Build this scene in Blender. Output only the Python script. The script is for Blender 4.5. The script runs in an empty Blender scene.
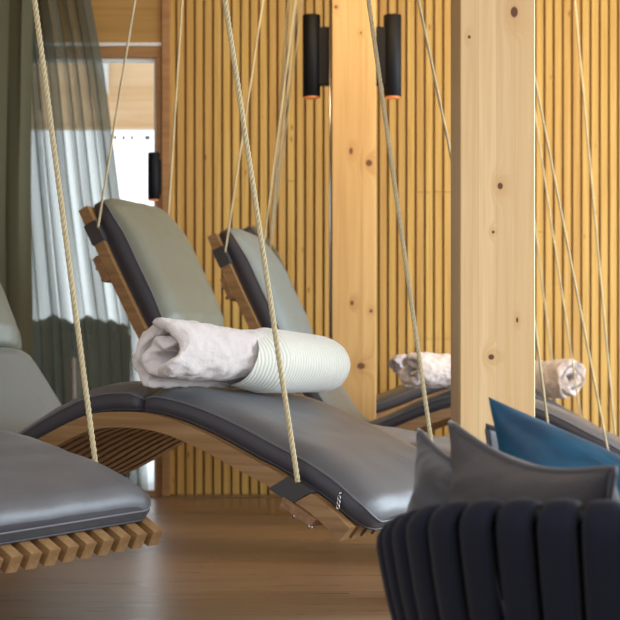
import bpy, bmesh, math, random
from mathutils import Vector, Matrix, noise
random.seed(7)
S = bpy.context.scene
C = S.collection
PI = math.pi

# ------------------------------------------------------------------ helpers
def link(o, parent=None):
    C.objects.link(o)
    if parent: o.parent = parent
    return o

def obj(name, bm, mat, parent=None, smooth=True, recalc=True):
    if recalc: bmesh.ops.recalc_face_normals(bm, faces=bm.faces)
    me = bpy.data.meshes.new(name)
    bm.to_mesh(me); bm.free()
    if smooth:
        for p in me.polygons: p.use_smooth = True
    if mat: me.materials.append(mat)
    return link(bpy.data.objects.new(name, me), parent)

def tag(o, label, cat=None, group=None, kind=None):
    if label: o['label'] = label
    if cat: o['category'] = cat
    if group: o['group'] = group
    if kind: o['kind'] = kind
    return o

def struct(name, bm, mat, label, smooth=False):
    o = obj(name, bm, mat, None, smooth)
    o['kind'] = 'structure'; o['label'] = label
    return o

def empty(name, loc, rz=0):
    o = bpy.data.objects.new(name, None); o.empty_display_size = .1
    link(o); o.location = loc; o.rotation_euler = (0, 0, rz)
    return o

def box(bm, a, b, bev=0, seg=2):
    a = Vector(a); b = Vector(b)
    r = bmesh.ops.create_cube(bm, size=1, matrix=Matrix.Translation((a+b)/2) @ Matrix.Diagonal((abs(b.x-a.x), abs(b.y-a.y), abs(b.z-a.z), 1)))
    if bev:
        es = list({e for v in r['verts'] for e in v.link_edges})
        bmesh.ops.bevel(bm, geom=es, offset=bev, segments=seg, affect='EDGES', profile=.5)

def sweep(bm, rings, closed=False, caps=True):
    """rings: list of lists of points, all of one length"""
    vs = [[bm.verts.new(p) for p in r] for r in rings]
    n = len(rings[0]); m = len(vs)
    for i in range(m if closed else m-1):
        a = vs[i]; b = vs[(i+1) % m]
        for j in range(n):
            bm.faces.new((a[j], a[(j+1) % n], b[(j+1) % n], b[j]))
    if caps and not closed:
        bm.faces.new(vs[0][::-1]); bm.faces.new(vs[-1])

def tube(bm, pts, r, n=8, closed=False, up=Vector((0.13, .31, .94))):
    pts = [Vector(p) for p in pts]; m = len(pts); rings = []
    prev = None
    for i, p in enumerate(pts):
        if closed: t = pts[(i+1) % m]-pts[i-1]
        else: t = pts[min(i+1, m-1)]-pts[max(i-1, 0)]
        t.normalize()
        a = (prev - t*prev.dot(t)) if prev is not None else up - t*up.dot(t)
        if a.length < 1e-4: a = t.orthogonal()
        a.normalize(); prev = a; b = t.cross(a)
        rr = r(i/(m-1)) if callable(r) else r
        rings.append([p + (a*math.cos(2*PI*k/n)+b*math.sin(2*PI*k/n))*rr for k in range(n)])
    sweep(bm, rings, closed)

def cyl(bm, p0, p1, r, n=24, r2=None):
    p0 = Vector(p0); p1 = Vector(p1); t = (p1-p0).normalized()
    a = t.orthogonal().normalized(); b = t.cross(a); r2 = r if r2 is None else r2
    sweep(bm, [[p + (a*math.cos(2*PI*k/n)+b*math.sin(2*PI*k/n))*q for k in range(n)] for p, q in ((p0, r), (p1, r2))])

def bevel_all(bm, w, seg=2):
    es = [e for e in bm.edges if len(e.link_faces) == 2 and e.calc_face_angle(0) > .5]
    bmesh.ops.bevel(bm, geom=es, offset=w, segments=seg, affect='EDGES', profile=.5)

def smoothstep(a, b, x):
    t = min(1, max(0, (x-a)/(b-a))); return t*t*(3-2*t)

# ------------------------------------------------------------------ materials
class NT:
    def __init__(s, name):
        s.m = bpy.data.materials.new(name); s.m.use_nodes = True
        s.t = s.m.node_tree; s.t.nodes.clear()
        s.out = s.n('ShaderNodeOutputMaterial')
    def n(s, typ, **kw):
        x = s.t.nodes.new(typ)
        for k, v in kw.items(): setattr(x, k, v)
        return x
    def l(s, a, b): s.t.links.new(a, b)
    def val(s, v): x = s.n('ShaderNodeValue'); x.outputs[0].default_value = v; return x.outputs[0]
    def math(s, op, a, b=None, c=None):
        x = s.n('ShaderNodeMath', operation=op)
        for i, q in enumerate((a, b, c)):
            if q is None: continue
            if isinstance(q, (int, float)): x.inputs[i].default_value = q
            else: s.l(q, x.inputs[i])
        return x.outputs[0]
    def ramp(s, fac, stops):
        x = s.n('ShaderNodeValToRGB'); e = x.color_ramp.elements
        while len(e) < len(stops): e.new(.5)
        for q, (p, c) in zip(e, stops): q.position = p; q.color = (*c, 1) if len(c) == 3 else c
        s.l(fac, x.inputs[0]); return x.outputs[0]
    def mix(s, fac, a, b, mode='MIX'):
        x = s.n('ShaderNodeMix', data_type='RGBA', blend_type=mode)
        for i, q in ((0, fac), (6, a), (7, b)):
            if isinstance(q, (int, float)): x.inputs[i].default_value = q
            elif isinstance(q, tuple): x.inputs[i].default_value = (*q, 1)
            else: s.l(q, x.inputs[i])
        return x.outputs[2]
    def coord(s, scale=(1, 1, 1), loc=(0, 0, 0)):
        t = s.n('ShaderNodeTexCoord'); m = s.n('ShaderNodeMapping')
        m.inputs['Scale'].default_value = scale; m.inputs['Location'].default_value = loc
        s.l(t.outputs['Object'], m.inputs[0]); return m.outputs[0]
    def noise(s, vec, scale, detail=3, rough=.5, dist=0):
        x = s.n('ShaderNodeTexNoise'); s.l(vec, x.inputs['Vector'])
        x.inputs['Scale'].default_value = scale; x.inputs['Detail'].default_value = detail
        x.inputs['Roughness'].default_value = rough; x.inputs['Distortion'].default_value = dist
        return x.outputs[0]
    def bump(s, h, strength=.3, dist=.002):
        x = s.n('ShaderNodeBump'); x.inputs['Strength'].default_value = strength; x.inputs['Distance'].default_value = dist
        s.l(h, x.inputs['Height']); return x.outputs[0]
    def bsdf(s, color, rough=.5, spec=.5, normal=None, sheen=0, sheen_col=None, metal=0, coat=0, emis=None, es=0):
        x = s.n('ShaderNodeBsdfPrincipled')
        def st(k, v):
            if isinstance(v, (int, float)): x.inputs[k].default_value = v
            elif isinstance(v, tuple): x.inputs[k].default_value = (*v, 1)
            else: s.l(v, x.inputs[k])
        st('Base Color', color); st('Roughness', rough); st('Specular IOR Level', spec); st('Metallic', metal)
        st('Sheen Weight', sheen); st('Coat Weight', coat)
        if sheen_col: st('Sheen Tint', sheen_col)
        if emis: st('Emission Color', emis); st('Emission Strength', es)
        if normal is not None: s.l(normal, x.inputs['Normal'])
        s.l(x.outputs[0], s.out.inputs[0]); return x

def plain(name, col, rough=.5, **kw):
    t = NT(name)
    v = t.noise(t.coord(), 60, 3)
    c = t.mix(t.math('MULTIPLY', v, .25), col, tuple(q*.7 for q in col))
    t.bsdf(c, rough, **kw); return t.m

def fabric(name, col, rough=.5, weave=900, sheen=.2, spec=.4, wr=.35):
    t = NT(name); v = t.coord()
    big = t.noise(v, 5, 3); fine = t.noise(v, weave, 2)
    c = t.mix(t.math('MULTIPLY', big, .35), col, tuple(q*.72 for q in col))
    h = t.math('ADD', t.math('MULTIPLY', fine, .15), t.noise(v, 9, 4, .55, .4))
    t.bsdf(c, rough, spec, t.bump(h, wr, .012), sheen); return t.m

def wood(name, a, b, c, axis=0, rough=.45, grain=14, spec=.4):
    t = NT(name); sc = [grain*2.2, grain*2.2, grain*2.2]; sc[axis] = grain*.09
    v = t.coord(tuple(sc))
    g = t.noise(v, 1.6, 5, .6, .6); f = t.noise(v, 8, 3, .6)
    col = t.ramp(g, [(.28, a), (.5, b), (.75, c)])
    col = t.mix(t.math('MULTIPLY', f, .35), col, tuple(q*.6 for q in a))
    t.bsdf(col, rough, spec, t.bump(f, .15, .001)); return t.m

def glulam(name, lam, knots, tones, grain_ax=2):
    """pine post: lamella strips across local x, knots at (x, z, rx, rz)"""
    t = NT(name); tc = t.n('ShaderNodeTexCoord'); sp = t.n('ShaderNodeSeparateXYZ'); t.l(tc.outputs['Object'], sp.inputs[0])
    X, Y, Z = sp.outputs
    idx = t.math('FLOOR', t.math('ADD', t.math('DIVIDE', X, lam), .0))
    # wandering around the knots
    w = t.val(0.0); core = t.val(0.0); halo = t.val(0.0)
    for (kx, kz, rx, rz) in knots:
        dx = t.math('DIVIDE', t.math('SUBTRACT', X, kx), rx); dz = t.math('DIVIDE', t.math('SUBTRACT', Z, kz), rz)
        d2 = t.math('ADD', t.math('MULTIPLY', dx, dx), t.math('MULTIPLY', dz, dz))
        e = t.math('POWER', 2.718, t.math('MULTIPLY', d2, -1.0))
        core = t.math('MAXIMUM', core, e)
        dz2 = t.math('MULTIPLY', dz, .33); dx2 = t.math('MULTIPLY', dx, .45)
        e2 = t.math('POWER', 2.718, t.math('MULTIPLY', t.math('ADD', t.math('MULTIPLY', dx2, dx2), t.math('MULTIPLY', dz2, dz2)), -1.0))
        halo = t.math('MAXIMUM', halo, e2)
    cv = t.n('ShaderNodeCombineXYZ')
    t.l(t.math('ADD', t.math('MULTIPLY', X, 30), t.math('ADD', t.math('MULTIPLY', idx, 7.3), t.math('MULTIPLY', halo, 2.2))), cv.inputs[0])
    t.l(t.math('MULTIPLY', Y, 30), cv.inputs[1])
    t.l(t.math('ADD', t.math('MULTIPLY', Z, .9), t.math('MULTIPLY', idx, 3.1)), cv.inputs[2])
    g = t.noise(cv.outputs[0], 1.3, 5, .6, .5)
    f = t.noise(cv.outputs[0], 6, 3, .6)
    wn = t.n('ShaderNodeTexWhiteNoise', noise_dimensions='1D'); t.l(idx, wn.inputs['W'])
    col = t.ramp(g, [(.25, tones[0]), (.5, tones[1]), (.75, tones[2])])
    col = t.mix(t.math('MULTIPLY', wn.outputs[0], .55), col, tones[0])
    col = t.mix(t.math('MULTIPLY', f, .18), col, tuple(q*.55 for q in tones[0]))
    col = t.mix(t.math('MULTIPLY', halo, .45), col, (tones[0][0]*.85, tones[0][1]*.66, tones[0][2]*.5))
    fr = t.math('ABSOLUTE', t.math('SUBTRACT', t.math('FRACT', t.math('ADD', t.math('DIVIDE', X, lam), .0)), .5))
    seam = t.math('GREATER_THAN', fr, .488)
    col = t.mix(t.math('MULTIPLY', seam, .35), col, tuple(q*.5 for q in tones[0]))
    kc = t.ramp(core, [(.35, (0, 0, 0)), (.6, (1, 1, 1))])
    col = t.mix(kc, col, (.12, .045, .015))
    t.bsdf(col, .5, .35, t.bump(f, .1, .001)); return t.m

M = {}
M['lath'] = wood('bent_lath_wood', (.17, .088, .034), (.27, .150, .062), (.38, .23, .105), 0, .38, 12)
M['crossbar'] = wood('crossbar_wood', (.16, .075, .035), (.25, .13, .06), (.33, .19, .1), 1, .45, 12)
M['cush'] = fabric('grey_cushion_fabric', (.078, .081, .090), .34, 1200, .08, .65, .35)
M['cushhead'] = fabric('grey_green_head_cushion_fabric', (.125, .130, .095), .40, 1200, .06, .5, .3)
M['cushback'] = fabric('blue_grey_back_cushion_fabric', (.135, .150, .145), .38, 1200, .06, .55, .35)
M['cushside'] = fabric('painted_shade_side_fabric', (.040, .037, .046), .5, 1200, .08, .4, .25)  # shade on cushion sides and undersides, painted in as a darker cloth colour
M['cushpale'] = fabric('pale_daylit_head_cushion_fabric', (.150, .180, .175), .38, 1200, .06, .55, .3)  # paler, bluer head cloth; part of the tint is cool daylight painted in
M['pipe'] = fabric('grey_piping_fabric', (.10, .098, .105), .5, 1200, .1, .5, .1)
M['leather'] = plain('dark_strap_fabric', (.038, .034, .036), .6)
M['chrome'] = plain('chrome_metal', (.6, .6, .62), .2, metal=1.0)
M['black'] = plain('black_lamp_metal', (.004, .004, .005), .55, spec=.2)
M['rope'] = None
t = NT('rope_fibre'); v = t.coord((1, 1, 1)); f = t.noise(v, 900, 3)
t.bsdf(t.ramp(f, [(.3, (.36, .29, .16)), (.7, (.64, .55, .35))]), .75, .2, t.bump(f, .5, .001)); M['rope'] = t.m
t = NT('copper_glow'); t.bsdf((.6, .22, .08), .5, .5, emis=(1, .22, .05), es=.22); M['glow'] = t.m

# towels
def towel_mat(name, col, fluff=True, ribs=0):
    t = NT(name); v = t.coord()
    f = t.noise(v, 170, 4, .7, .5)
    h = f
    if ribs:
        sp = t.n('ShaderNodeSeparateXYZ'); t.l(v, sp.inputs[0])
        s1 = t.math('SINE', t.math('ADD', t.math('MULTIPLY', sp.outputs[0], ribs), t.math('MULTIPLY', t.noise(v, 14, 2), 5)))
        h = t.math('ADD', t.math('MULTIPLY', s1, .5), t.math('MULTIPLY', f, .3))
    c = t.mix(t.math('MULTIPLY', f, .3), col, tuple(q*.72 for q in col))
    t.bsdf(c, .9, .1, t.bump(h, .8 if not ribs else .35, .006), .6); return t.m
M['towel'] = towel_mat('ivory_rose_towelling', (.70, .63, .60))
M['towelrib'] = towel_mat('ribbed_towelling', (.66, .66, .58), ribs=540)
M['towelfar'] = towel_mat('rose_beige_towelling', (.66, .56, .50))
M['towellav'] = towel_mat('lavender_white_towelling', (.66, .6, .66))

# slatted wall
t = NT('golden_slat_wood'); tc = t.n('ShaderNodeTexCoord'); sp = t.n('ShaderNodeSeparateXYZ'); t.l(tc.outputs['Object'], sp.inputs[0])
idx = t.math('FLOOR', t.math('DIVIDE', sp.outputs[0], .049))
wn = t.n('ShaderNodeTexWhiteNoise', noise_dimensions='1D'); t.l(idx, wn.inputs['W'])
cv = t.n('ShaderNodeCombineXYZ'); t.l(t.math('MULTIPLY', sp.outputs[0], 60), cv.inputs[0]); t.l(t.math('MULTIPLY', sp.outputs[1], 30), cv.inputs[1])
t.l(t.math('ADD', t.math('MULTIPLY', sp.outputs[2], 1.4), t.math('MULTIPLY', idx, 11.3)), cv.inputs[2])
g = t.noise(cv.outputs[0], 1.2, 5, .6, .4)
col = t.ramp(g, [(.25, (.40, .22, .048)), (.5, (.55, .335, .085)), (.75, (.65, .43, .14))])
col = t.mix(t.math('MULTIPLY', wn.outputs[0], .5), col, (.40, .20, .05))
kn = t.n('ShaderNodeTexVoronoi'); kc = t.n('ShaderNodeCombineXYZ'); t.l(t.math('MULTIPLY', sp.outputs[0], 14), kc.inputs[0]); t.l(t.math('MULTIPLY', sp.outputs[2], 4), kc.inputs[2]); t.l(kc.outputs[0], kn.inputs['Vector']); kn.inputs['Scale'].default_value = 1
col = t.mix(t.ramp(kn.outputs['Distance'], [(.04, (.8, .8, .8)), (.10, (0, 0, 0))]), col, (.14, .05, .012))
t.bsdf(col, .55, .3); M['slat'] = t.m
M['backing'] = plain('dark_backing_board', (.26, .135, .04), .8)
M['trimwood'] = wood('brown_trim_wood', (.16, .07, .028), (.24, .115, .05), (.3, .15, .07), 2, .5, 10)
M['header'] = wood('header_pine', (.34, .18, .045), (.43, .24, .065), (.50, .30, .095), 0, .5, 6)
M['framewood'] = wood('window_frame_wood', (.27, .13, .045), (.36, .18, .065), (.43, .23, .09), 0, .5, 8)
M['ceil'] = wood('ceiling_pine', (.42, .25, .10), (.52, .33, .15), (.6, .4, .2), 1, .6, 6)

# floor: long boards along X
t = NT('brown_plank_floor'); tc = t.n('ShaderNodeTexCoord'); sp = t.n('ShaderNodeSeparateXYZ'); t.l(tc.outputs['Object'], sp.inputs[0])
row = t.math('FLOOR', t.math('DIVIDE', sp.outputs[1], .085))
wn = t.n('ShaderNodeTexWhiteNoise', noise_dimensions='1D'); t.l(row, wn.inputs['W'])
xs = t.math('ADD', sp.outputs[0], t.math('MULTIPLY', wn.outputs[0], 5))
cell = t.math('FLOOR', t.math('DIVIDE', xs, 1.6))
wn2 = t.n('ShaderNodeTexWhiteNoise', noise_dimensions='2D'); cc = t.n('ShaderNodeCombineXYZ'); t.l(row, cc.inputs[0]); t.l(cell, cc.inputs[1]); t.l(cc.outputs[0], wn2.inputs['Vector'])
cv = t.n('ShaderNodeCombineXYZ'); t.l(t.math('MULTIPLY', sp.outputs[0], 1.1), cv.inputs[0]); t.l(t.math('MULTIPLY', sp.outputs[1], 26), cv.inputs[1]); t.l(t.math('MULTIPLY', wn2.outputs[0], 9), cv.inputs[2])
g = t.noise(cv.outputs[0], 1.3, 5, .6, .7)
col = t.ramp(g, [(.25, (.15, .090, .052)), (.5, (.26, .162, .098)), (.78, (.39, .265, .175))])
col = t.mix(t.math('MULTIPLY', wn2.outputs[0], .45), col, (.18, .10, .052))
jy = t.math('ABSOLUTE', t.math('SUBTRACT', t.math('FRACT', t.math('DIVIDE', sp.outputs[1], .085)), .5))
col = t.mix(t.math('MULTIPLY', t.math('GREATER_THAN', jy, .475), .6), col, (.04, .018, .008))
t.bsdf(col, t.ramp(g, [(.2, (.24, .24, .24)), (.8, (.36, .36, .36))]), .6, t.bump(g, .2, .002)); M['floor'] = t.m

# curtains
def curtain_mat(name, col, transp, transl):
    t = NT(name); v = t.coord()
    w = t.noise(t.coord((400, 400, 60)), 1, 2)
    c = t.mix(t.math('MULTIPLY', w, .4), col, tuple(q*.6 for q in col))
    d = t.n('ShaderNodeBsdfDiffuse'); t.l(c, d.inputs[0])
    tl = t.n('ShaderNodeBsdfTranslucent'); t.l(c, tl.inputs[0])
    tp = t.n('ShaderNodeBsdfTransparent'); tp.inputs[0].default_value = (.90, .92, .90, 1)
    m1 = t.n('ShaderNodeMixShader'); m1.inputs[0].default_value = transl; t.l(d.outputs[0], m1.inputs[1]); t.l(tl.outputs[0], m1.inputs[2])
    m2 = t.n('ShaderNodeMixShader'); t.l(m1.outputs[0], m2.inputs[1]); t.l(tp.outputs[0], m2.inputs[2])
    lw = t.n('ShaderNodeLayerWeight'); lw.inputs[0].default_value = .5     # open weave closes up where the cloth turns edge-on
    t.l(t.math('MULTIPLY', t.math('POWER', t.math('SUBTRACT', 1.0, lw.outputs['Facing']), 1.6), transp), m2.inputs[0])
    t.l(m2.outputs[0], t.out.inputs[0]); return t.m
M['sheer'] = curtain_mat('sheer_grey_green_voile', (.19, .205, .165), .58, .62)
M['drape'] = curtain_mat('olive_grey_drape', (.15, .15, .10), .0, .3)

# glass
t = NT('clear_window_glass'); g = t.n('ShaderNodeBsdfGlossy'); g.inputs['Roughness'].default_value = .02
tp = t.n('ShaderNodeBsdfTransparent'); tp.inputs[0].default_value = (.95, .97, .97, 1)
fr = t.n('ShaderNodeFresnel'); fr.inputs[0].default_value = 1.3
mx = t.n('ShaderNodeMixShader'); t.l(fr.outputs[0], mx.inputs[0]); t.l(tp.outputs[0], mx.inputs[1]); t.l(g.outputs[0], mx.inputs[2]); t.l(mx.outputs[0], t.out.inputs[0]); M['glass'] = t.m
M['white'] = plain('white_paint', (.75, .75, .73), .5)
M['snow'] = plain('snowy_terrace', (.8, .82, .85), .8)
M['hedge'] = plain('dark_parapet', (.018, .016, .009), .95)
M['soffit'] = wood('outdoor_pine', (.72, .42, .20), (.84, .56, .31), (.90, .66, .42), 0, .6, 5)
M['strap'] = fabric('charcoal_webbing', (.006, .0065, .013), .85, 700, .05, .15, .2)
M['seatfab'] = fabric('charcoal_seat_fabric', (.03, .03, .036), .8, 700, .3, .25, .2)
M['pillow'] = fabric('taupe_grey_pillow_fabric', (.050, .041, .042), .62, 900, .1, .35, .9)
M['pillowpipe'] = fabric('taupe_piping', (.05, .044, .048), .6, 900, .3, .35, .1)
M['pillowb'] = fabric('slate_grey_pillow_fabric', (.040, .039, .044), .65, 900, .3, .35, .4)
M['pale'] = fabric('pale_grey_pillow_fabric', (.30, .34, .39), .6, 900, .3, .35, .3)
t = NT('blue_velvet'); v = t.coord(); lw = t.n('ShaderNodeLayerWeight'); lw.inputs[0].default_value = .45
n1 = t.noise(v, 7, 3, .5, .6)
t.bsdf(t.mix(t.ramp(n1, [(.38, (0, 0, 0)), (.62, (1, 1, 1))]), (.0, .065, .13), (.0, .010, .034)), .5, .45, t.bump(n1, .4, .03), .12, (.02, .35, .65)); M['velvet'] = t.m

# ------------------------------------------------------------------ room
K = 1.0607
def rescale(o):
    # the window wall stands at y = 8.91: enlarge what was measured for 8.40
    m = Matrix.Translation((0, 0, .66)) @ Matrix.Diagonal((K, K, K, 1)) @ Matrix.Translation((0, 0, -.62))
    if o.data: o.data.transform(m @ Matrix.Translation(o.location)); o.location = (0, 0, 0)
    return o
WY = 8.40       # front face of the battens
bm = bmesh.new(); box(bm, (-3.5, -3, -.05), (4.9, 9.3, 0)); struct('floor', bm, M['floor'], 'brown wooden plank floor with boards running along the slatted wall')
bm = bmesh.new(); box(bm, (-3.5, 1.6, 3.1), (4.9, 9.2, 3.2)); struct('ceiling', bm, M['ceil'], 'pine ceiling above the hanging loungers')
bm = bmesh.new()
box(bm, (-.455, WY+.03, 0), (4.6, WY+.15, 2.9))
wb = rescale(struct('wall_back', bm, M['backing'], 'wall clad with vertical golden wooden battens on dark backing'))
bm = bmesh.new(); k = 0
x = -.44
pitch = .049
while x < 4.55:
    kk = math.floor(x/pitch+.5); x0 = kk*pitch+.006; x1 = x0+.0355
    zs = [.012, 2.9]
    if .86 < x0 < 1.075: zs = [.012, .84, 1.62, 2.9]
    elif kk % 9 == 4: zs = [.012, .6+.27*(kk % 7), 2.9]
    for a, b in zip(zs[:-1], zs[1:]):
        box(bm, (x0, WY+.01, a+.001), (x1, WY+.029, b-.0015))
    x += pitch
bt = rescale(obj('batten_cladding', bm, M['slat'], wb, False))
bm = bmesh.new(); box(bm, (-.469, WY-.02, 0), (-.423, WY+.15, 2.9), .004); rescale(struct('trim_1', bm, M['framewood'], 'brown wooden upright closing the slatted wall beside the window'))
bm = bmesh.new(); box(bm, (-3.3, WY, 2.412), (-.47, WY+.15, 2.9)); rescale(struct('wall_header', bm, M['header'], 'pine panel above the window'))
bm = bmesh.new(); box(bm, (-3.6, 1.6, 0), (-3.5, 9.1, 3.1)); struct('wall_left', bm, M['header'], 'pine side wall left of the loungers')
bm = bmesh.new(); box(bm, (-.40, WY-.012, 0), (4.6, WY-.001, .012)); rescale(struct('baseboard_back', bm, M['backing'], 'thin dark strip along the foot of the slatted wall'))
# window: frame, white bead, glass, markers
wf = empty('window_1', (-1.9*K, (WY+.05)*K, .66-.62*K)); wf.scale = (K, K, K); wf['kind'] = 'structure'; wf['label'] = 'tall window with brown wooden frame behind the curtains'
bm = bmesh.new()
box(bm, (-1.4, -.05, 2.335), (1.43, .05, 2.395), .004); box(bm, (-1.4, -.05, 0), (1.43, .05, .03)); box(bm, (-1.4, -.05, .03), (-1.33, .05, 2.335))
box(bm, (1.40, -.045, .03), (1.43, .05, 2.335))
obj('window_frame', bm, M['framewood'], wf, False)
bm = bmesh.new(); box(bm, (-1.4, -.06, 2.395), (1.43, .05, 2.412)); box(bm, (-1.33, -.02, 2.318), (1.40, .02, 2.335)); box(bm, (1.388, -.02, .03), (1.40, .02, 2.318)); box(bm, (.35, -.02, .03), (.37, .02, 2.318))
obj('white_bead', bm, M['white'], wf, False)
bm = bmesh.new(); box(bm, (-1.33, -.004, .03), (.35, .004, 2.318)); box(bm, (.37, -.004, .03), (1.388, .004, 2.318)); obj('glass_pane', bm, M['glass'], wf, False)
bm = bmesh.new()
for i, x in enumerate((1.18, 1.225, 1.27, 1.305, 1.345, 1.358)):
    w = .012 if i != 3 else .006
    box(bm, (x-w/2, -.008, 1.905), (x+w/2, -.005, 1.925))
obj('bird_marker', bm, M['black'], wf, False)
# outside
bm = bmesh.new(); box(bm, (-8, 9.3, -.06), (2, 18, -.01)); struct('ground_terrace', bm, M['snow'], 'pale snow-covered terrace outside the window')
bm = bmesh.new(); box(bm, (-4.0, 11.6, 2.51), (-.2, 11.72, 3.5)); struct('trim_2', bm, M['soffit'], 'pale pine beam of the roof outside the window')
bm = bmesh.new(); sweep(bm, [[((u-250)*11.5/1580, y, .66+(380-v)*11.5/1580) for u, v in ((85, 40), (108, 40), (108, 95))] for y in (11.48, 11.58)]); struct('trim_3', bm, M['white'], 'white slanting fascia board under the outdoor beam')
bm = bmesh.new(); box(bm, (-4.0, 10.8, -.01), (-.83, 11.0, .98), .02)
for i in range(40):
    x = -4+.08*i
    bmesh.ops.create_icosphere(bm, subdivisions=1, radius=.05+.05*random.random(), matrix=Matrix.Translation((x, 10.9, .98+.05*random.random())))
tag(obj('hedge', bm, M['hedge']), 'dark low clipped hedge outside, seen through the sheer curtain', 'hedge')
# outdoor chair seen under the lounger
oc = empty('bentwood_chair', (-.58, 9.75, 0)); tag(oc, 'bentwood chair with grey cushion outside the window, glimpsed beneath a lounger', 'chair')
for sy in (0, .5):
    for sx in (0, 1):
        bm = bmesh.new(); pts = [(-.0+.1*a*a if sx else -.5-.1*a*a, sy, .38-.38*a) for a in [i/8 for i in range(9)]]
        tube(bm, pts, .03, 8); obj('leg', bm, M['trimwood'], oc)
bm = bmesh.new(); box(bm, (-.52, -.02, .37), (.0, .52, .40), .01); obj('seat', bm, M['trimwood'], oc)
bm = bmesh.new(); box(bm, (-.50, 0, .40), (-.02, .5, .47), .025); obj('seat_cushion', bm, M['cush'], oc)
bm = bmesh.new(); box(bm, (-.55, -.02, .37), (-.51, .52, .8), .01); obj('backrest', bm, M['trimwood'], oc)

# posts
TONE1 = ((.62, .40, .18), (.76, .53, .27), (.83, .63, .37))
TONE2 = ((.42, .23, .075), (.54, .33, .12), (.62, .41, .17))
def post(x0, x1, y0, y1, mat, label):
    bm = bmesh.new(); box(bm, (x0, y0, 0), (x1, y1, 3.1)); bevel_all(bm, .003, 1)
    cx = x0; bmesh.ops.translate(bm, verts=bm.verts, vec=(-cx, -y0, 0))
    o = obj('timber_post', bm, mat, None, False); o.location = (cx, y0, 0)
    return tag(o, label, 'post', 'pine posts carrying the roof')
Z = lambda v, s: .66+(380-v)/s
s1 = 1580/4.6
k1 = [((u-460)/s1, Z(v, s1), a, b) for u, v, a, b in ((514, 12, .012, .018), (469, 37, .005, .006), (500, 186, .009, .011), (493, 232, .005, .005), (517, 320, .004, .009), (491, 357, .010, .009))]
s2 = 1580/7.66
k2 = [((u-332)/s2, Z(v, s2), a, b) for u, v, a, b in ((351, 151, .010, .018), (369, 163, .018, .018), (352, 303, .010, .014), (371, 311, .009, .010), (361, 366, .022, .018), (336, 7, .010, .010), (361, 33, .006, .006))]
post(.612, .612+75/s1, 4.6, 4.82, glulam('pale_glulam_pine', 18.3/s1, k1, TONE1), 'thick pale pine post in the foreground behind the armchair pillows')
post((332-250)/s2, (376-250)/s2, 7.66, 7.86, glulam('golden_glulam_pine', 30/s2, k2, TONE2), 'slimmer pine post further back carrying the two black wall lamps')
# added bright strip standing in for the lit left side of the rear post
bm = bmesh.new(); cyl(bm, (0, 0, 0), (0, 0, 3.1), .006, 10); o = obj('lit_edge_strip', bm, M['chrome']); o.location = ((330.6-250)/s2, 7.70, 0)
tag(o, 'thin bright strip added for the lit left edge of the rear post', 'lit edge strip')

# lamps
def lamp(name_loc, side, ln, r, label, gap):
    """side=-1: lamp body left of its mounting face; origin on that face, at the lamp's foot"""
    e = empty('wall_lamp', name_loc); tag(e, label, 'wall lamp', 'black cylinder wall lamps')
    bm = bmesh.new(); cx = side*(gap+r); n = 32
    rings = []
    for z, q in ((0, r*.93), (.002, r), (ln-.002, r), (ln, r*.97)): rings.append([(cx+q*math.cos(2*PI*k/n), q*math.sin(2*PI*k/n), z) for k in range(n)])
    for z, q in ((ln, r*.85), (ln-.03, r*.85)): rings.append([(cx+q*math.cos(2*PI*k/n), q*math.sin(2*PI*k/n), z) for k in range(n)])
    sweep(bm, rings, caps=False); bm.faces.new([bm.verts.new(p) for p in rings[-1]])
    ri = [[(cx+q*math.cos(2*PI*k/n), q*math.sin(2*PI*k/n), z) for k in range(n)] for z, q in ((0, r*.93), (0, r*.84), (.03, r*.84))]
    sweep(bm, ri, caps=False)
    obj('lamp_cylinder', bm, M['black'], e, True)
    bm = bmesh.new(); box(bm, (0, -r*.55, ln*.14), (side*(gap+r*.5), r*.55, ln*.85), .003); obj('mounting_box', bm, M['black'], e, False)
    bm = bmesh.new(); cyl(bm, (cx, 0, -.006), (cx, 0, .012), r*.84, 28); obj('lamp_reflector', bm, M['glow'], e, False)
    return e
LZ = .66+(380-97)/(1580/7.75)
lamp(((332-250)/s2-.0, 7.75, LZ), -1, .400, .044, 'black up-and-down cylinder lamp on the left side of the rear post', .052)
lamp(((376-250)/s2+.0, 7.75, LZ), 1, .400, .044, 'black up-and-down cylinder lamp on the right side of the rear post', .044)
lamp((-.4985, 8.90, .66+(380-200)/177.3), -1, .265, .033, 'small black cylinder lamp on the window upright above the left lounger back', .012)

# curtains
def curtain(name, ufun, mat, label, y, nfold, amp, seed, zt=2.86, zb=.02):
    """ufun(z) -> (x_left, x_right)"""
    bm = bmesh.new(); nu, nz = nfold*14, 40; rows = []
    rnd = random.Random(seed); ph = [rnd.uniform(-.9, .9) for _ in range(nfold+2)]; am = [rnd.uniform(.5, 1.2) for _ in range(nfold+2)]
    for j in range(nz+1):
        z = zt+(zb-zt)*j/nz; a, b = ufun(z); row = []
        for i in range(nu+1):
            q = i/nu; c = q*nfold; i0 = int(c); fr = c-i0
            A = am[i0]*(1-fr)+am[min(i0+1, nfold)]*fr; P = ph[i0]*(1-fr)+ph[min(i0+1, nfold)]*fr
            d = amp*A*math.sin(2*PI*c+P+.5*math.sin(z*1.3+i0))
            xx = a+(b-a)*q + .012*math.sin(4*PI*c+P)
            row.append(bm.verts.new((xx, y+d+.02*noise.noise((q*6, z*1.5, seed)), z)))
        rows.append(row)
    for j in range(nz):
        for i in range(nu):
            bm.faces.new((rows[j][i], rows[j][i+1], rows[j+1][i+1], rows[j+1][i]))
    o = obj(name, bm, mat); rescale(o); tag(o, label, 'curtain', 'curtains before the window')
    return o
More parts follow.
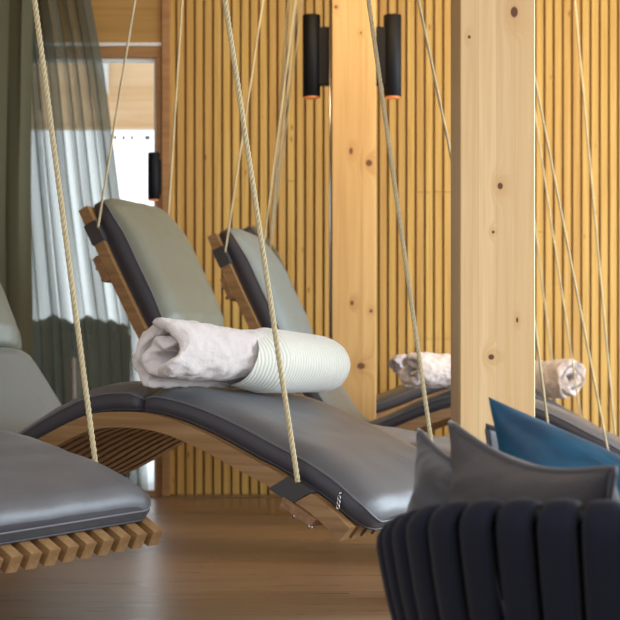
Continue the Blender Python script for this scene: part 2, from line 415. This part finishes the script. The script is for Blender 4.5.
def edge(z):
    pts = [(2.9, -.85), (2.6, -.835), (2.2, -.76), (1.6, -.685), (.9, -.58), (0, -.53)]
    for (z0, x0), (z1, x1) in zip(pts[:-1], pts[1:]):
        if z <= z0 and z >= z1: return x0+(x1-x0)*(z0-z)/(z0-z1)
    return pts[-1][1]
curtain('sheer_curtain', lambda z: (-1.75, edge(z)), M['sheer'], 'sheer grey-green curtain with its right edge drawn aside from the window', 8.10, 10, .06, 3)
curtain('heavy_curtain', lambda z: (-2.35, -1.085-.03*math.sin(z)), M['drape'], 'dense olive grey curtain at the far left overlapping the sheer one', 7.98, 8, .03, 5)
bm = bmesh.new(); cyl(bm, (-3.3, 8.55, 3.06), (-.6, 8.55, 3.06), .02, 12); tag(obj('curtain_rail', bm, M['chrome']), 'metal rail at the ceiling carrying both curtains', 'curtain rail')

# ------------------------------------------------------------------ loungers
STD = [(0,.222),(.09,.29),(.21,.352),(.29,.386),(.446,.452),(.577,.490),(.695,.499),(.817,.487),(.96,.430),(1.09,.365),(1.2,.318),(1.29,.312),(1.39,.365),(1.5,.48),(1.64,.645),(1.77,.855),(1.87,1.03),(1.95,1.17)]
LOW = [(0,.12),(.09,.15),(.21,.19),(.29,.215),(.446,.25),(.577,.275),(.695,.285),(.817,.293),(.96,.305),(1.09,.32),(1.2,.335),(1.29,.355),(1.39,.40),(1.5,.485),(1.64,.645),(1.77,.855),(1.87,1.03),(1.95,1.17)]
def catmull(P, n=90):
    # arc-length-ish resample of a smooth curve through P
    out = []
    for i in range(len(P)-1):
        p0 = Vector(P[max(i-1, 0)]); p1 = Vector(P[i]); p2 = Vector(P[i+1]); p3 = Vector(P[min(i+2, len(P)-1)])
        for k in range(8):
            s = k/8
            out.append(.5*((2*p1)+(-p0+p2)*s+(2*p0-5*p1+4*p2-p3)*s*s+(-p0+3*p1-3*p2+p3)*s**3))
    out.append(Vector(P[-1])); return out

def rope_mesh(bm, p0, p1, r, lay, seg, detail=6):
    p0 = Vector(p0); p1 = Vector(p1); t = (p1-p0); L = t.length; t.normalize()
    a = t.orthogonal().normalized(); b = t.cross(a)
    n = max(2, int(L/seg)); rc = r*.52; rs = r*.52
    for st in range(3):
        pts = []
        for i in range(n+1):
            s = L*i/n; an = 2*PI*(s/lay+st/3)
            pts.append(p0+t*s+(a*math.cos(an)+b*math.sin(an))*rc)
        rings = []
        for i, p in enumerate(pts):
            an = 2*PI*(L*i/n/lay+st/3)
            rad = a*math.cos(an)+b*math.sin(an)
            tan = (t+(-a*math.sin(an)+b*math.cos(an))*(2*PI*rc/lay)).normalized()
            bi = tan.cross(rad)
            rings.append([p+(rad*math.cos(2*PI*k/detail)+bi*math.sin(2*PI*k/detail))*rs for k in range(detail)])
        sweep(bm, rings)

def lounger(x, y, th, dz, tilt, roll, label, P=STD, ropes=(), W=.70, zipper=False, fine=False, thick=.075, headk=1.0, seed=1, foot=-.02, fr=.07, headmat='cushhead'):
    root = empty('hanging_lounger', (x, y, 0), -th)
    tag(root, label, 'lounger', 'hanging loungers in a row along the room')
    ct, sn = math.cos(tilt), math.sin(tilt); sr = math.sin(roll)
    def T(p):   # profile (d, z) -> local x, z
        a = p[0]-1; b = p[1]-.5
        return Vector((-(1+a*ct-b*sn), .5+a*sn+b*ct+dz+.075))
    cur = [T(p) for p in catmull(P)]; ds = [p.x for p in catmull(P)]
    n = len(cur)
    nor = []
    for i in range(n):
        t = (cur[min(i+1, n-1)]-cur[max(i-1, 0)]).normalized()   # foot -> head, x negative
        nor.append(Vector((t.y, -t.x)) if Vector((t.y, -t.x)).y > 0 or ds[i] > 1.3 else Vector((-t.y, t.x)))
    # make normals consistent (pointing to the sitter's side)
    for i in range(n):
        t = (cur[min(i+1, n-1)]-cur[max(i-1, 0)]).normalized(); nor[i] = Vector((t.y, -t.x))
    def at(d, off=0.0):
        i = min(range(n), key=lambda k: abs(ds[k]-d))
        j = i+1 if d > ds[i] and i < n-1 else (i-1 if d < ds[i] and i > 0 else i)
        f = 0 if j == i else (d-ds[i])/(ds[j]-ds[i])
        c = cur[i].lerp(cur[j], f) if j != i else cur[i]; nn = nor[i].lerp(nor[j], f).normalized() if j != i else nor[i]
        if d < 0: t = (cur[0]-cur[1]).normalized(); c = cur[0]+t*(-d*1.2); nn = nor[0]
        if d > ds[-1]: t = (cur[-1]-cur[-2]).normalized(); c = cur[-1]+t*(d-ds[-1]); nn = nor[-1]
        return c+nn*off, nn
    # laths
    bm = bmesh.new(); TH, LW = .043, .036; rings = []
    for i in range(n):
        a = cur[i]; b = cur[i]-nor[i]*TH
        rings.append([(a.x, 0, a.y), (a.x, LW, a.y), (b.x, LW, b.y), (b.x, 0, b.y)])
    sweep(bm, rings); bevel_all(bm, .004, 2)
    first = obj('lath', bm, M['lath'], root, False)
    NL = 12; pit = (W-LW)/(NL-1)
    for k in range(1, NL):
        o = first.copy(); link(o, root); w = pit*k; o.location = (0, w, w*sr)
    # crossbars with bolts
    for d in (.115, ds[-1]-.125):
        c, nn = at(d, -.045); tt = Vector((nn.y, -nn.x)); bm = bmesh.new(); rings = []
        for w in (-.012, W+.012):
            rings.append([(c.x+tt.x*p+nn.x*q, w, c.y+tt.y*p+nn.y*q+w*sr) for p, q in ((-.055, 0), (.055, 0), (.05, -.024), (-.05, -.024))])
        sweep(bm, rings); bevel_all(bm, .004, 2); cb = obj('crossbar', bm, M['crossbar'], root, False)
        for w in (.03, W-.03):
            for p in (-.02, .03):
                bm = bmesh.new(); b0 = Vector((c.x+tt.x*p, w, c.y+tt.y*p+w*sr)); dn = Vector((-nn.x, 0, -nn.y))
                cyl(bm, b0+dn*.02, b0+dn*.036, .007, 10); bmesh.ops.create_icosphere(bm, subdivisions=2, radius=.0085, matrix=Matrix.Translation(b0+dn*.038))
                obj('bolt', bm, M['chrome'], cb)
    # leather sleeves
    def sleeve(d, w, up):
        bm = bmesh.new(); g = .005; rings = []
        for dd in ((-.036, -.034, .034, .036) if d < 1 else (-.022, -.020, .020, .022)):
            c, nn = at(d+dd); e = g if abs(dd) not in (.036, .022) else g*.4
            a = c+nn*(e+.002); c, nn = at(d+dd+(.030 if d < 1 else 0)); b = c-nn*(TH+e)
            rings.append([(a.x, w-e, a.y+w*sr), (a.x, w+LW+e, a.y+w*sr), (b.x, w+LW+e, b.y+w*sr), (b.x, w-e, b.y+w*sr)])
        sweep(bm, rings)
        return obj('sleeve', bm, M['leather'], root, False)
    # mattress
    rnd = random.Random(seed)
    def cushion(name, d0, d1, thf, mat, w0, w1, r0, r1, crease=()):
        nd = 64; rings = []; edges = {0: [], 1: []}; bot = {0: [], 1: []}
        npr = 14
        for i in range(nd+1):
            q = i/nd; q = q if 0 < i < nd else q
            d = d0+(d1-d0)*(.5-.5*math.cos(PI*q))*.35+(d1-d0)*q*.65
            e0 = (d-d0); e1 = (d1-d)
            def rnd_in(e, r):
                if e >= r: return 0
                k = 1-e/r; return r*.9*(1-math.sqrt(max(0, 1-k*k)))
            ins = max(rnd_in(e0, r0), rnd_in(e1, r1))
            th_ = thf(d)
            endf = min(1, .62+.38*math.sqrt(max(0, min(1, min(e0, e1)/.035))))
            for (cd, cw, ca) in crease:
                th_ *= 1-ca*math.exp(-((d-cd)/cw)**2)
            th_ *= endf
            c, nn = at(d, .002)
            ring = []
            a0, a1 = w0+ins, w1-ins
            # bottom row
            for k in range(npr+1):
                s = k/npr; w = a0+(a1-a0)*s
                puff = 1
                ring.append((w, 0.0))
            top = []
            for k in range(npr+1):
                s = 1-k/npr; w = a0+(a1-a0)*s
                ed = min(s, 1-s)*(a1-a0)
                bul = .60+.40*math.sqrt(1-(1-min(1, ed/.13))**2)
                wr = .0035*noise.noise((d*14+seed*3, w*9, seed))+.003*noise.noise((d*5, w*26, seed*7))
                top.append((w, th_*bul+wr*min(1, ed/.03)))
            # side bulge midpoints
            side1 = [(a1+.008, top[0][1]*.5)]
            side0 = [(a0-.008, top[-1][1]*.5)]
            allp = ring+side1+top+side0
            rings.append([(c.x+nn.x*h, w, c.y+nn.y*h+w*sr) for w, h in allp])
            for si, (w, h) in ((0, top[-1]), (1, top[0])): edges[si].append((c.x+nn.x*h, w, c.y+nn.y*h+w*sr))
            for si, w in ((0, a0), (1, a1)): bot[si].append((c.x+nn.x*.004, w, c.y+nn.y*.004+w*sr))
        bm = bmesh.new(); sweep(bm, rings)
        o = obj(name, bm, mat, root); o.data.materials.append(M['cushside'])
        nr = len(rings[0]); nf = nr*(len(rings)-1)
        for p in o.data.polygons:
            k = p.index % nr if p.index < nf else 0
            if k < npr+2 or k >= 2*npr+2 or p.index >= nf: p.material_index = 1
        loop = edges[0]+edges[1][::-1]
        bm = bmesh.new(); tube(bm, loop, .0032, 6, True); obj('piping', bm, M['pipe'], o)
        loop = bot[0]+bot[1][::-1]
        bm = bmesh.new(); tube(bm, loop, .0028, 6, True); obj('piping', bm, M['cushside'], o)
        return o
    top = ds[-1]; seam = top-.31
    cushion('leg_cushion', foot, .655, lambda d: thick*(1+.10*math.sin(d*7)), M['cush'], .036, W-.008, fr, .025, ((.25, .05, .05),))
    cushion('thigh_cushion', .66, 1.27, lambda d: thick*(1+.06*math.sin(d*9)), M['cush'], .036, W-.008, .025, .015)
    cushion('back_cushion', 1.275, seam, lambda d: .075+.03*smoothstep(1.3, seam, d), M['cushback'], .037, W-.01, .015, .02)
    cushion('head_cushion', seam+.005, top+.012, lambda d: (.105+.02*smoothstep(seam, top-.2, d)-.035*smoothstep(top-.10, top+.01, d))*headk, M[headmat], .037, W-.01, .02, .06)
    if zipper:
        bm = bmesh.new(); c, nn = at(.06, .03)
        for k in range(3):
            pts = [(c.x+.004*math.cos(a*PI/5), .024-.003*k, c.y+.006*math.sin(a*PI/5)-.011*k) for a in range(10)]
            tube(bm, pts, .0017, 6, True)
        cyl(bm, (c.x, .024, c.y+.010), (c.x+.004, .034, c.y+.014), .003, 8)
        obj('zipper_pull', bm, M['chrome'], root)
    # ropes: (d, side w, lean along local x per metre of height, radius)
    for (d, w, lean, r, *rest) in ropes:
        c, nn = at(d)
        wl = 0 if w < .1 else W-LW
        z0 = c.y+w*sr+(.01 if not rest else rest[0]); x0 = c.x
        zt = 3.1
        bm = bmesh.new(); rope_mesh(bm, (x0, w, z0), (x0+lean*(zt-z0), w, zt), r, r*6.8, .004 if fine else .012, 7 if fine else 5)
        obj('rope', bm, M['rope'], root)
        if not rest: sleeve(d, wl, 0)
    return root, at

ROPES = {
 'L1': ((.21,.706,-.18,.0078),(.21,-.006,-.18,.0078),(1.78,-.006,.1,.0075),(1.78,.706,.1,.0075)),
 'L2': ((.145,-.006,-.174,.0073),(.08,.706,-.155,.0070),(1.79,-.006,.1,.0075),(1.79,.706,-.10,.0075)),
 'L3': ((.20,-.006,-.212,.006),(.20,.646,-.13,.006),(1.895,-.006,.1825,.0058),(1.895,.646,.071,.0058)),
 'L4': ((.15,-.006,-.192,.006),(.15,.586,-.0905,.006),(1.895,-.006,.1575,.0055),(1.895,.586,.1345,.0055)),
 'L5': ((.15,-.006,-.1515,.006),(.15,.566,-.127,.006),(1.80,-.006,.083,.006),(1.80,.566,.1065,.006),(1.80,.2,.075,.005,.01),(1.80,.4,.125,.005,.01)),
}
LG = {}
nx = -.24-.70*math.sin(.655); ny = 3.955-.70*math.cos(.655)
LG['L1'] = lounger(nx, ny, .655, -.2, -.157, .042, 'grey lounger nearest the camera at the left, only its foot end in view', ropes=ROPES['L1'], fine=True, seed=2, thick=.085, foot=.035, fr=.035)
LG['L2'] = lounger(.25, 3.94, .54, .002, .008, -.003, 'grey swing lounger in the middle with a large ivory towel roll on its knee hump', ropes=ROPES['L2'], fine=True, zipper=True, seed=3, thick=.08)
LG['L3'] = lounger(1.152, 5.462, .369, .049, .049, .015, 'lounger behind the ivory towel roll, its olive-grey head cushion in front of the curtain', P=LOW, ropes=ROPES['L3'], seed=4, W=.64, thick=.05)
STD4 = [(d, z-.008*(1-smoothstep(1.1, 1.45, d))) for d, z in STD]
LG['L4'] = lounger(1.665, 6.576, .282, .006, .077, -.03, 'lounger with pale, partly daylight-tinted blue-grey back in front of the rear post and a rose-beige towel roll', P=STD4, ropes=ROPES['L4'], seed=5, W=.58, headmat='cushpale')
LG['L5'] = lounger(1.84, 7.92, .0, .075, .10, .0, 'farthest lounger beside the slatted wall, behind the rear post', ropes=ROPES['L5'], seed=6, W=.56)

# ------------------------------------------------------------------ towels
def towel(loc, rz, ry, L, R0, R1, turns, mat, label, group=None, squash=.9, seed=1, band=.028, mat2=None, flip=1):
    """spiral roll; axis along local x, end at x=0 is the open spiral end"""
    e = empty('towel_roll', loc, rz); e.rotation_euler = (0, ry, rz); tag(e, label, 'towel', 'rolled towels lying on the loungers')
    ns = 90; sta = 44
    def section(R, wob):
        outer = []; inner = []
        for i in range(ns+1):
            q = i/ns; an = flip*2*PI*turns*q
            r = R-band*.5-(R-band*1.1)*q*.98
            r = max(r, band*.35)
            r *= 1+.05*math.sin(an*2.0+wob)+.05*noise.noise((q*9, wob, seed))
            t2 = band*.47*(1+.12*math.sin(q*37+seed))
            if i in (0,): t2 *= .4
            if i == ns: t2 *= .5
            c, s = math.cos(an-PI*.35), math.sin(an-PI*.35)
            outer.append(((r+t2)*c, (r+t2)*s)); inner.append(((r-t2)*c, (r-t2)*s))
        return outer+inner[::-1]
    bm = bmesh.new(); rings = []
    sts = [(.0, -.012, .45), (.0, -.003, .8)]+[(q/sta, 0, 1) for q in range(0, sta+1)]+[(1, .004, .8), (1, .010, .4)]
    for (q, dx, tk) in sts:
        x = L*q+dx; R = R0+(R1-R0)*q
        lip = 1-.45*(1-math.sqrt(max(0, 1-(1-min(1, max(0, L-x)/.07))**2)))
        sec = section(R*lip, .35*math.sin(q*3)+seed); m = len(sec)
        ring = []
        for k in range(m):
            a, b = sec[k]; c2, d2 = sec[m-1-k]
            a = (a+c2)/2+(a-c2)/2*tk; b = (b+d2)/2+(b-d2)/2*tk
            bul = (.030*noise.noise((a*11+seed, b*11, seed))+.012*math.sin(k*.35+seed))*max(0, 1-q*8)
            nz = .05*noise.noise((x*9, a*9, b*9+seed))
            ring.append((x+bul, a*(1+nz), b*squash*(1+nz)))
        rings.append(ring)
    sweep(bm, rings, caps=False)
    bm.verts.ensure_lookup_table(); m = len(rings[0])
    for base in (0, m*(len(rings)-1)):
        for k in range(m//2-1):
            bm.faces.new([bm.verts[base+q] for q in (k, k+1, m-2-k, m-1-k)])
    o = obj('rolled_towel', bm, mat, e)
    md = o.modifiers.new('s', 'SUBSURF'); md.levels = 1; md.render_levels = 1
    tex = bpy.data.textures.new('fluff', 'CLOUDS'); tex.noise_scale = .03; tex.noise_depth = 3
    dm = o.modifiers.new('d', 'DISPLACE'); dm.texture = tex; dm.strength = .016; dm.mid_level = .5
    tx2 = bpy.data.textures.new('folds', 'CLOUDS'); tx2.noise_scale = .07; tx2.noise_depth = 1
    d2 = o.modifiers.new('f', 'DISPLACE'); d2.texture = tx2; d2.strength = .016 if band > .03 else .016; d2.mid_level = .5
    if mat2:
        bm = bmesh.new(); rings = []
        for j in range(26):
            q = .42+.59*j/25; x = L*q; R = R0+(R1-R0)*q
            lip = 1-.45*(1-math.sqrt(max(0, 1-(1-min(1, (L-x)/.07))**2)))
            if q > 1: lip = .45; x = L*1.004
            ring = []
            for k in range(48):
                an = 2*PI*k/48; rr = R*lip*1.035+.002-.028*max(0, 1-j/6)
                rr *= 1+.05*math.sin(an*2+1)+.02*noise.noise((math.cos(an)*2, math.sin(an)*2, x*6))
                ring.append((x+(.035*math.sin(an*1.0+.5)*max(0, 1-j/10)), rr*math.cos(an), rr*math.sin(an)*squash))
            rings.append(ring)
        sweep(bm, rings, caps=False); bm.faces.new([bm.verts.new(p) for p in rings[-1]])
        bmesh.ops.remove_doubles(bm, verts=bm.verts, dist=1e-5)
        obj('ribbed_wrap', bm, mat2, e)
    return e
towel((-.235, 4.22, .732), .80, .04, .69, .124, .092, 1.55, M['towel'], 'large ivory rolled blanket with ribbed outside on the middle lounger', mat2=M['towelrib'], seed=2, squash=.88, band=.038)
towel((.70, 6.82, .700), .36, .02, .42, .106, .10, 1.8, M['towelfar'], 'rose-beige towel roll left of the foreground post, folds facing the camera', seed=5, squash=.88, band=.030)
towel((.765, 8.24, .738), .1, 0, .38, .075, .075, 1.9, M['towellav'], 'pale lavender towel roll half hidden behind the rose-beige one', seed=7, squash=.8)
towel((1.63, 7.99, .662), 2.2, 0, .36, .125, .115, 2.0, M['towelfar'], 'towel roll right of the foreground post with its spiral end in view', seed=9, squash=.95, band=.030)

# ------------------------------------------------------------------ armchair
ac = empty('strap_armchair', (.782, 2.7, 0)); tag(ac, 'armchair woven from wide charcoal straps seen from behind in the right foreground', 'armchair')
def rim(t):   # plan curve of the back rail, t in 0..1 from far left arm round the back to far right arm
    pts = [(-.33, .33), (-.44, .22), (-.51, .06), (-.535, -.10), (-.525, -.22), (-.49, -.33), (-.42, -.42), (-.32, -.49), (-.18, -.54), (0, -.585), (.2, -.60), (.38, -.55), (.5, -.42), (.56, -.22), (.56, 0), (.5, .2), (.40, .33)]
    c = t*(len(pts)-1); i = min(int(c), len(pts)-2); s = c-i
    p0 = Vector(pts[max(i-1, 0)]); p1 = Vector(pts[i]); p2 = Vector(pts[i+1]); p3 = Vector(pts[min(i+2, len(pts)-1)])
    return .5*((2*p1)+(-p0+p2)*s+(2*p0-5*p1+4*p2-p3)*s*s+(-p0+3*p1-3*p2+p3)*s**3)
RZ = .482
def rz_at(y): return -.075*smoothstep(-.50, .05, y)
N = 400; pl = [rim(i/N) for i in range(N+1)]; cum = [0]
for a, b in zip(pl[:-1], pl[1:]): cum.append(cum[-1]+(b-a).length)
def rim_s(s):
    s = min(max(s, 0), cum[-1]-1e-6)
    i = next(k for k in range(N) if cum[k+1] >= s); f = (s-cum[i])/(cum[i+1]-cum[i])
    p = pl[i].lerp(pl[i+1], f); t = (pl[min(i+2, N)]-pl[max(i-1, 0)]).normalized(); return p, t, Vector((t.y, -t.x))  # outward
bm = bmesh.new(); tube(bm, [(p.x, p.y, RZ-.012+rz_at(p.y)) for p in pl[::4]], .016, 10); obj('top_rail', bm, M['black'], ac)
bm = bmesh.new(); tube(bm, [(p.x*.80, p.y*.80+.04, .10) for p in pl[::4]]+[], .015, 10); obj('bottom_rail', bm, M['black'], ac)
NS = int(cum[-1]/.060); stp = cum[-1]/NS
for k in range(NS):
    s = (k+.5)*stp; hw = stp*.43
    bm = bmesh.new(); rings = []
    # strap: outside from bottom up, over the rail, down inside
    prof = []
    for q in range(11):
        z = .085+(RZ-.03-.085)*q/10; prof.append(('o', z))
    path = []
    for q in range(12):
        path.append((q/11, .085+(RZ-.035-.085)*q/11, .030+.010*math.sin(PI*q/11)))
    for q in range(1, 8):
        an = PI*q/8; path.append((1, RZ-.035+.038*math.sin(an), .032*math.cos(an)))
    for q in range(10):
        path.append((1-q/11, RZ-.035-(RZ-.035-.16)*q/11, -.032))
    for j, (lv, z, off) in enumerate(path):
        ring = []
        for ww, tt in ((-1, -.4), (-.8, 1), (-.3, 1.35), (.3, 1.35), (.8, 1), (1, -.4), (.8, -1), (-.8, -1)):
            p, t, o_ = rim_s(s+ww*hw); zz = z+rz_at(p.y)*lv
            shrink = .80+.20*lv**.8
            px = p.x*shrink; py = p.y*shrink+.04*(1-lv)
            # thickness direction: outward on the outside, rotating over the rail
            if j < 12: n3 = Vector((o_.x, o_.y, 0))
            elif j < 19: an = PI*(j-11)/8; n3 = Vector((o_.x*math.cos(an), o_.y*math.cos(an), math.sin(an)))
            else: n3 = Vector((-o_.x, -o_.y, 0))
            q3 = Vector((px+o_.x*off, py+o_.y*off, zz))+n3*(.0065*tt)
            ring.append(q3)
        rings.append(ring)
    sweep(bm, rings)
    obj('strap', bm, M['strap'], ac)
bm = bmesh.new(); box(bm, (-.34, -.38, .12), (.40, .46, .17), .02); obj('seat_base', bm, M['black'], ac)
bm = bmesh.new(); box(bm, (-.34, -.36, .17), (.40, .46, .25), .035, 4); obj('seat_cushion', bm, M['seatfab'], ac)
for sx in (-.33, .37):
    for sy in (-.34, .42):
        bm = bmesh.new(); cyl(bm, (sx, sy, .12), (sx*1.05, sy*1.05, 0), .018, 12, .012); obj('leg', bm, M['black'], ac)

# pillows: four corners TL, TR, BR, BL
def pillow(TL, TR, BR, BL, th, mat, label, pmat=None, seed=1, group=None, name='throw_pillow', pinch=.10, sag=0):
    TL, TR, BR, BL = map(Vector, (TL, TR, BR, BL)); cen = (TL+TR+BR+BL)/4
    nrm = (TR-TL).cross(BL-TL).normalized(); n = 30
    e = None
    def P(u, v, side):
        # pinch the edges inwards between corners
        uu = u+pinch*(.5-u)*(4*v*(1-v)) *(1 if True else 0)*abs(2*u-1)**2
        vv = v+pinch*(.5-v)*(4*u*(1-u))*abs(2*v-1)**2
        p = (TL*(1-uu)+TR*uu)*(1-vv)+(BL*(1-uu)+BR*uu)*vv
        a = max(0, (4*u*(1-u)))**.55; b = max(0, (4*v*(1-v)))**.55
        h = th*.5*a*b
        p = p-Vector((0, 0, sag*math.sin(PI*min(1, u*1.0))**1.2*(1-v)**1.5))
        cr = noise.noise((u*3+seed, v*3, seed*2.1))*.034+(.5-abs(noise.noise((u*4+v*2, v*3+seed, seed))))*.030
        cr += .006*math.sin(9*(u+v)+seed)*math.exp(-6*min(u, v, 1-u, 1-v))
        return p+nrm*side*(h+cr*min(1, a*b*1.2))-cen
    bm = bmesh.new(); g = {}
    for side in (1, -1):
        for i in range(n+1):
            for j in range(n+1):
                bd = i in (0, n) or j in (0, n)
                key = (i, j, 0 if bd else side)
                if key not in g: g[key] = bm.verts.new(P(i/n, j/n, 0 if bd else side))
    for side in (1, -1):
        for i in range(n):
            for j in range(n):
                q = [g[(a, b, 0 if (a in (0, n) or b in (0, n)) else side)] for a, b in ((i, j), (i+1, j), (i+1, j+1), (i, j+1))]
                bm.faces.new(q if side > 0 else q[::-1])
    o = obj(name, bm, mat); o.location = cen; tag(o, label, 'pillow', 'pillows piled in the armchair')
    o.modifiers.new('s', 'SUBSURF').render_levels = 1
    if pmat:
        loop = [P(i/n, 0, 0) for i in range(n)]+[P(1, j/n, 0) for j in range(n)]+[P(1-i/n, 1, 0) for i in range(n)]+[P(0, 1-j/n, 0) for j in range(n)]
        bm = bmesh.new(); tube(bm, loop, .0055, 8, True); obj('piping', bm, pmat, o)
    return o
pillow((.350, 2.76, 0.585), (.545, 2.36, 0.528), (.585, 2.50, 0.260), (.365, 2.82, 0.280), .15, M['pillow'], 'taupe grey piped pillow leaning inside the strapped chair back', M['pillowpipe'], 2, sag=.022)
pillow((.308, 2.88, 0.568), (.405, 2.62, 0.510), (.40, 2.66, 0.280), (.290, 2.86, 0.280), .08, M['pillowb'], 'slate grey pillow behind the taupe one, only its left corner showing', M['pillowpipe'], 4, sag=.01)
pillow((.437, 2.95, 0.637), (.86, 2.70, 0.415), (.78, 2.80, 0.280), (.50, 3.02, 0.280), .21, M['velvet'], 'petrol blue velvet pillow standing behind the grey pillows', None, 6, sag=-.01)
pillow((.47, 3.14, 0.570), (.88, 3.02, 0.440), (.84, 3.10, 0.290), (.44, 3.14, 0.290), .10, M['pale'], 'pale blue-grey pillow almost hidden behind the blue velvet one', M['pillowpipe'], 8)

# ------------------------------------------------------------------ light
w = bpy.data.worlds.new('w'); S.world = w; w.use_nodes = True; nt = w.node_tree; nt.nodes.clear()
out = nt.nodes.new('ShaderNodeOutputWorld'); bg = nt.nodes.new('ShaderNodeBackground')
tc = nt.nodes.new('ShaderNodeTexCoord'); sp = nt.nodes.new('ShaderNodeSeparateXYZ'); nt.links.new(tc.outputs['Generated'], sp.inputs[0])
rp = nt.nodes.new('ShaderNodeValToRGB'); nt.links.new(sp.outputs[2], rp.inputs[0])
rp.color_ramp.elements[0].color = (.90, .94, 1, 1); rp.color_ramp.elements[1].color = (.88, .95, 1, 1)
nt.links.new(rp.outputs[0], bg.inputs[0]); bg.inputs[1].default_value = 1.6
nt.links.new(bg.outputs[0], out.inputs[0])

def area(name, loc, target, sx, sy, power, col):
    l = bpy.data.lights.new(name, 'AREA'); l.shape = 'RECTANGLE'; l.size = sx; l.size_y = sy; l.energy = power; l.color = col
    o = bpy.data.objects.new(name, l); C.objects.link(o); o.location = loc
    o.rotation_euler = (Vector(target)-Vector(loc)).to_track_quat('-Z', 'Y').to_euler(); return o
area('ceiling_light_warm', (1.2, 6.5, 3.05), (1.2, 8.9, 1.4), 2.8, .5, 50, (1, .74, .42))
area('window_light_back_right', (4.7, 6.6, 1.4), (.4, 6.2, .8), 2.4, 2.0, 120, (.68, .85, 1))
area('window_light_right', (4.4, 4.2, 1.5), (.6, 4.6, .5), 3.0, 2.0, 150, (.76, .88, 1))

# ------------------------------------------------------------------ camera
cd = bpy.data.cameras.new('camera'); cam = bpy.data.objects.new('camera', cd); C.objects.link(cam)
cam.location = (0, 0, .66); cam.rotation_euler = (PI/2, 0, 0)
cd.sensor_width = 36; cd.sensor_fit = 'HORIZONTAL'; cd.lens = 36*1580/620
cd.shift_x = (310-250)/620; cd.shift_y = (380-310)/620
cd.dof.use_dof = True; cd.dof.focus_distance = 4.25; cd.dof.aperture_fstop = 6.5
S.camera = cam
S.view_settings.view_transform = 'Standard'; S.view_settings.look = 'None'; S.view_settings.gamma = 1; S.view_settings.use_curve_mapping = False
S.view_settings.exposure = .38
S.cycles.max_bounces = 8
S.cycles.transparent_max_bounces = 12
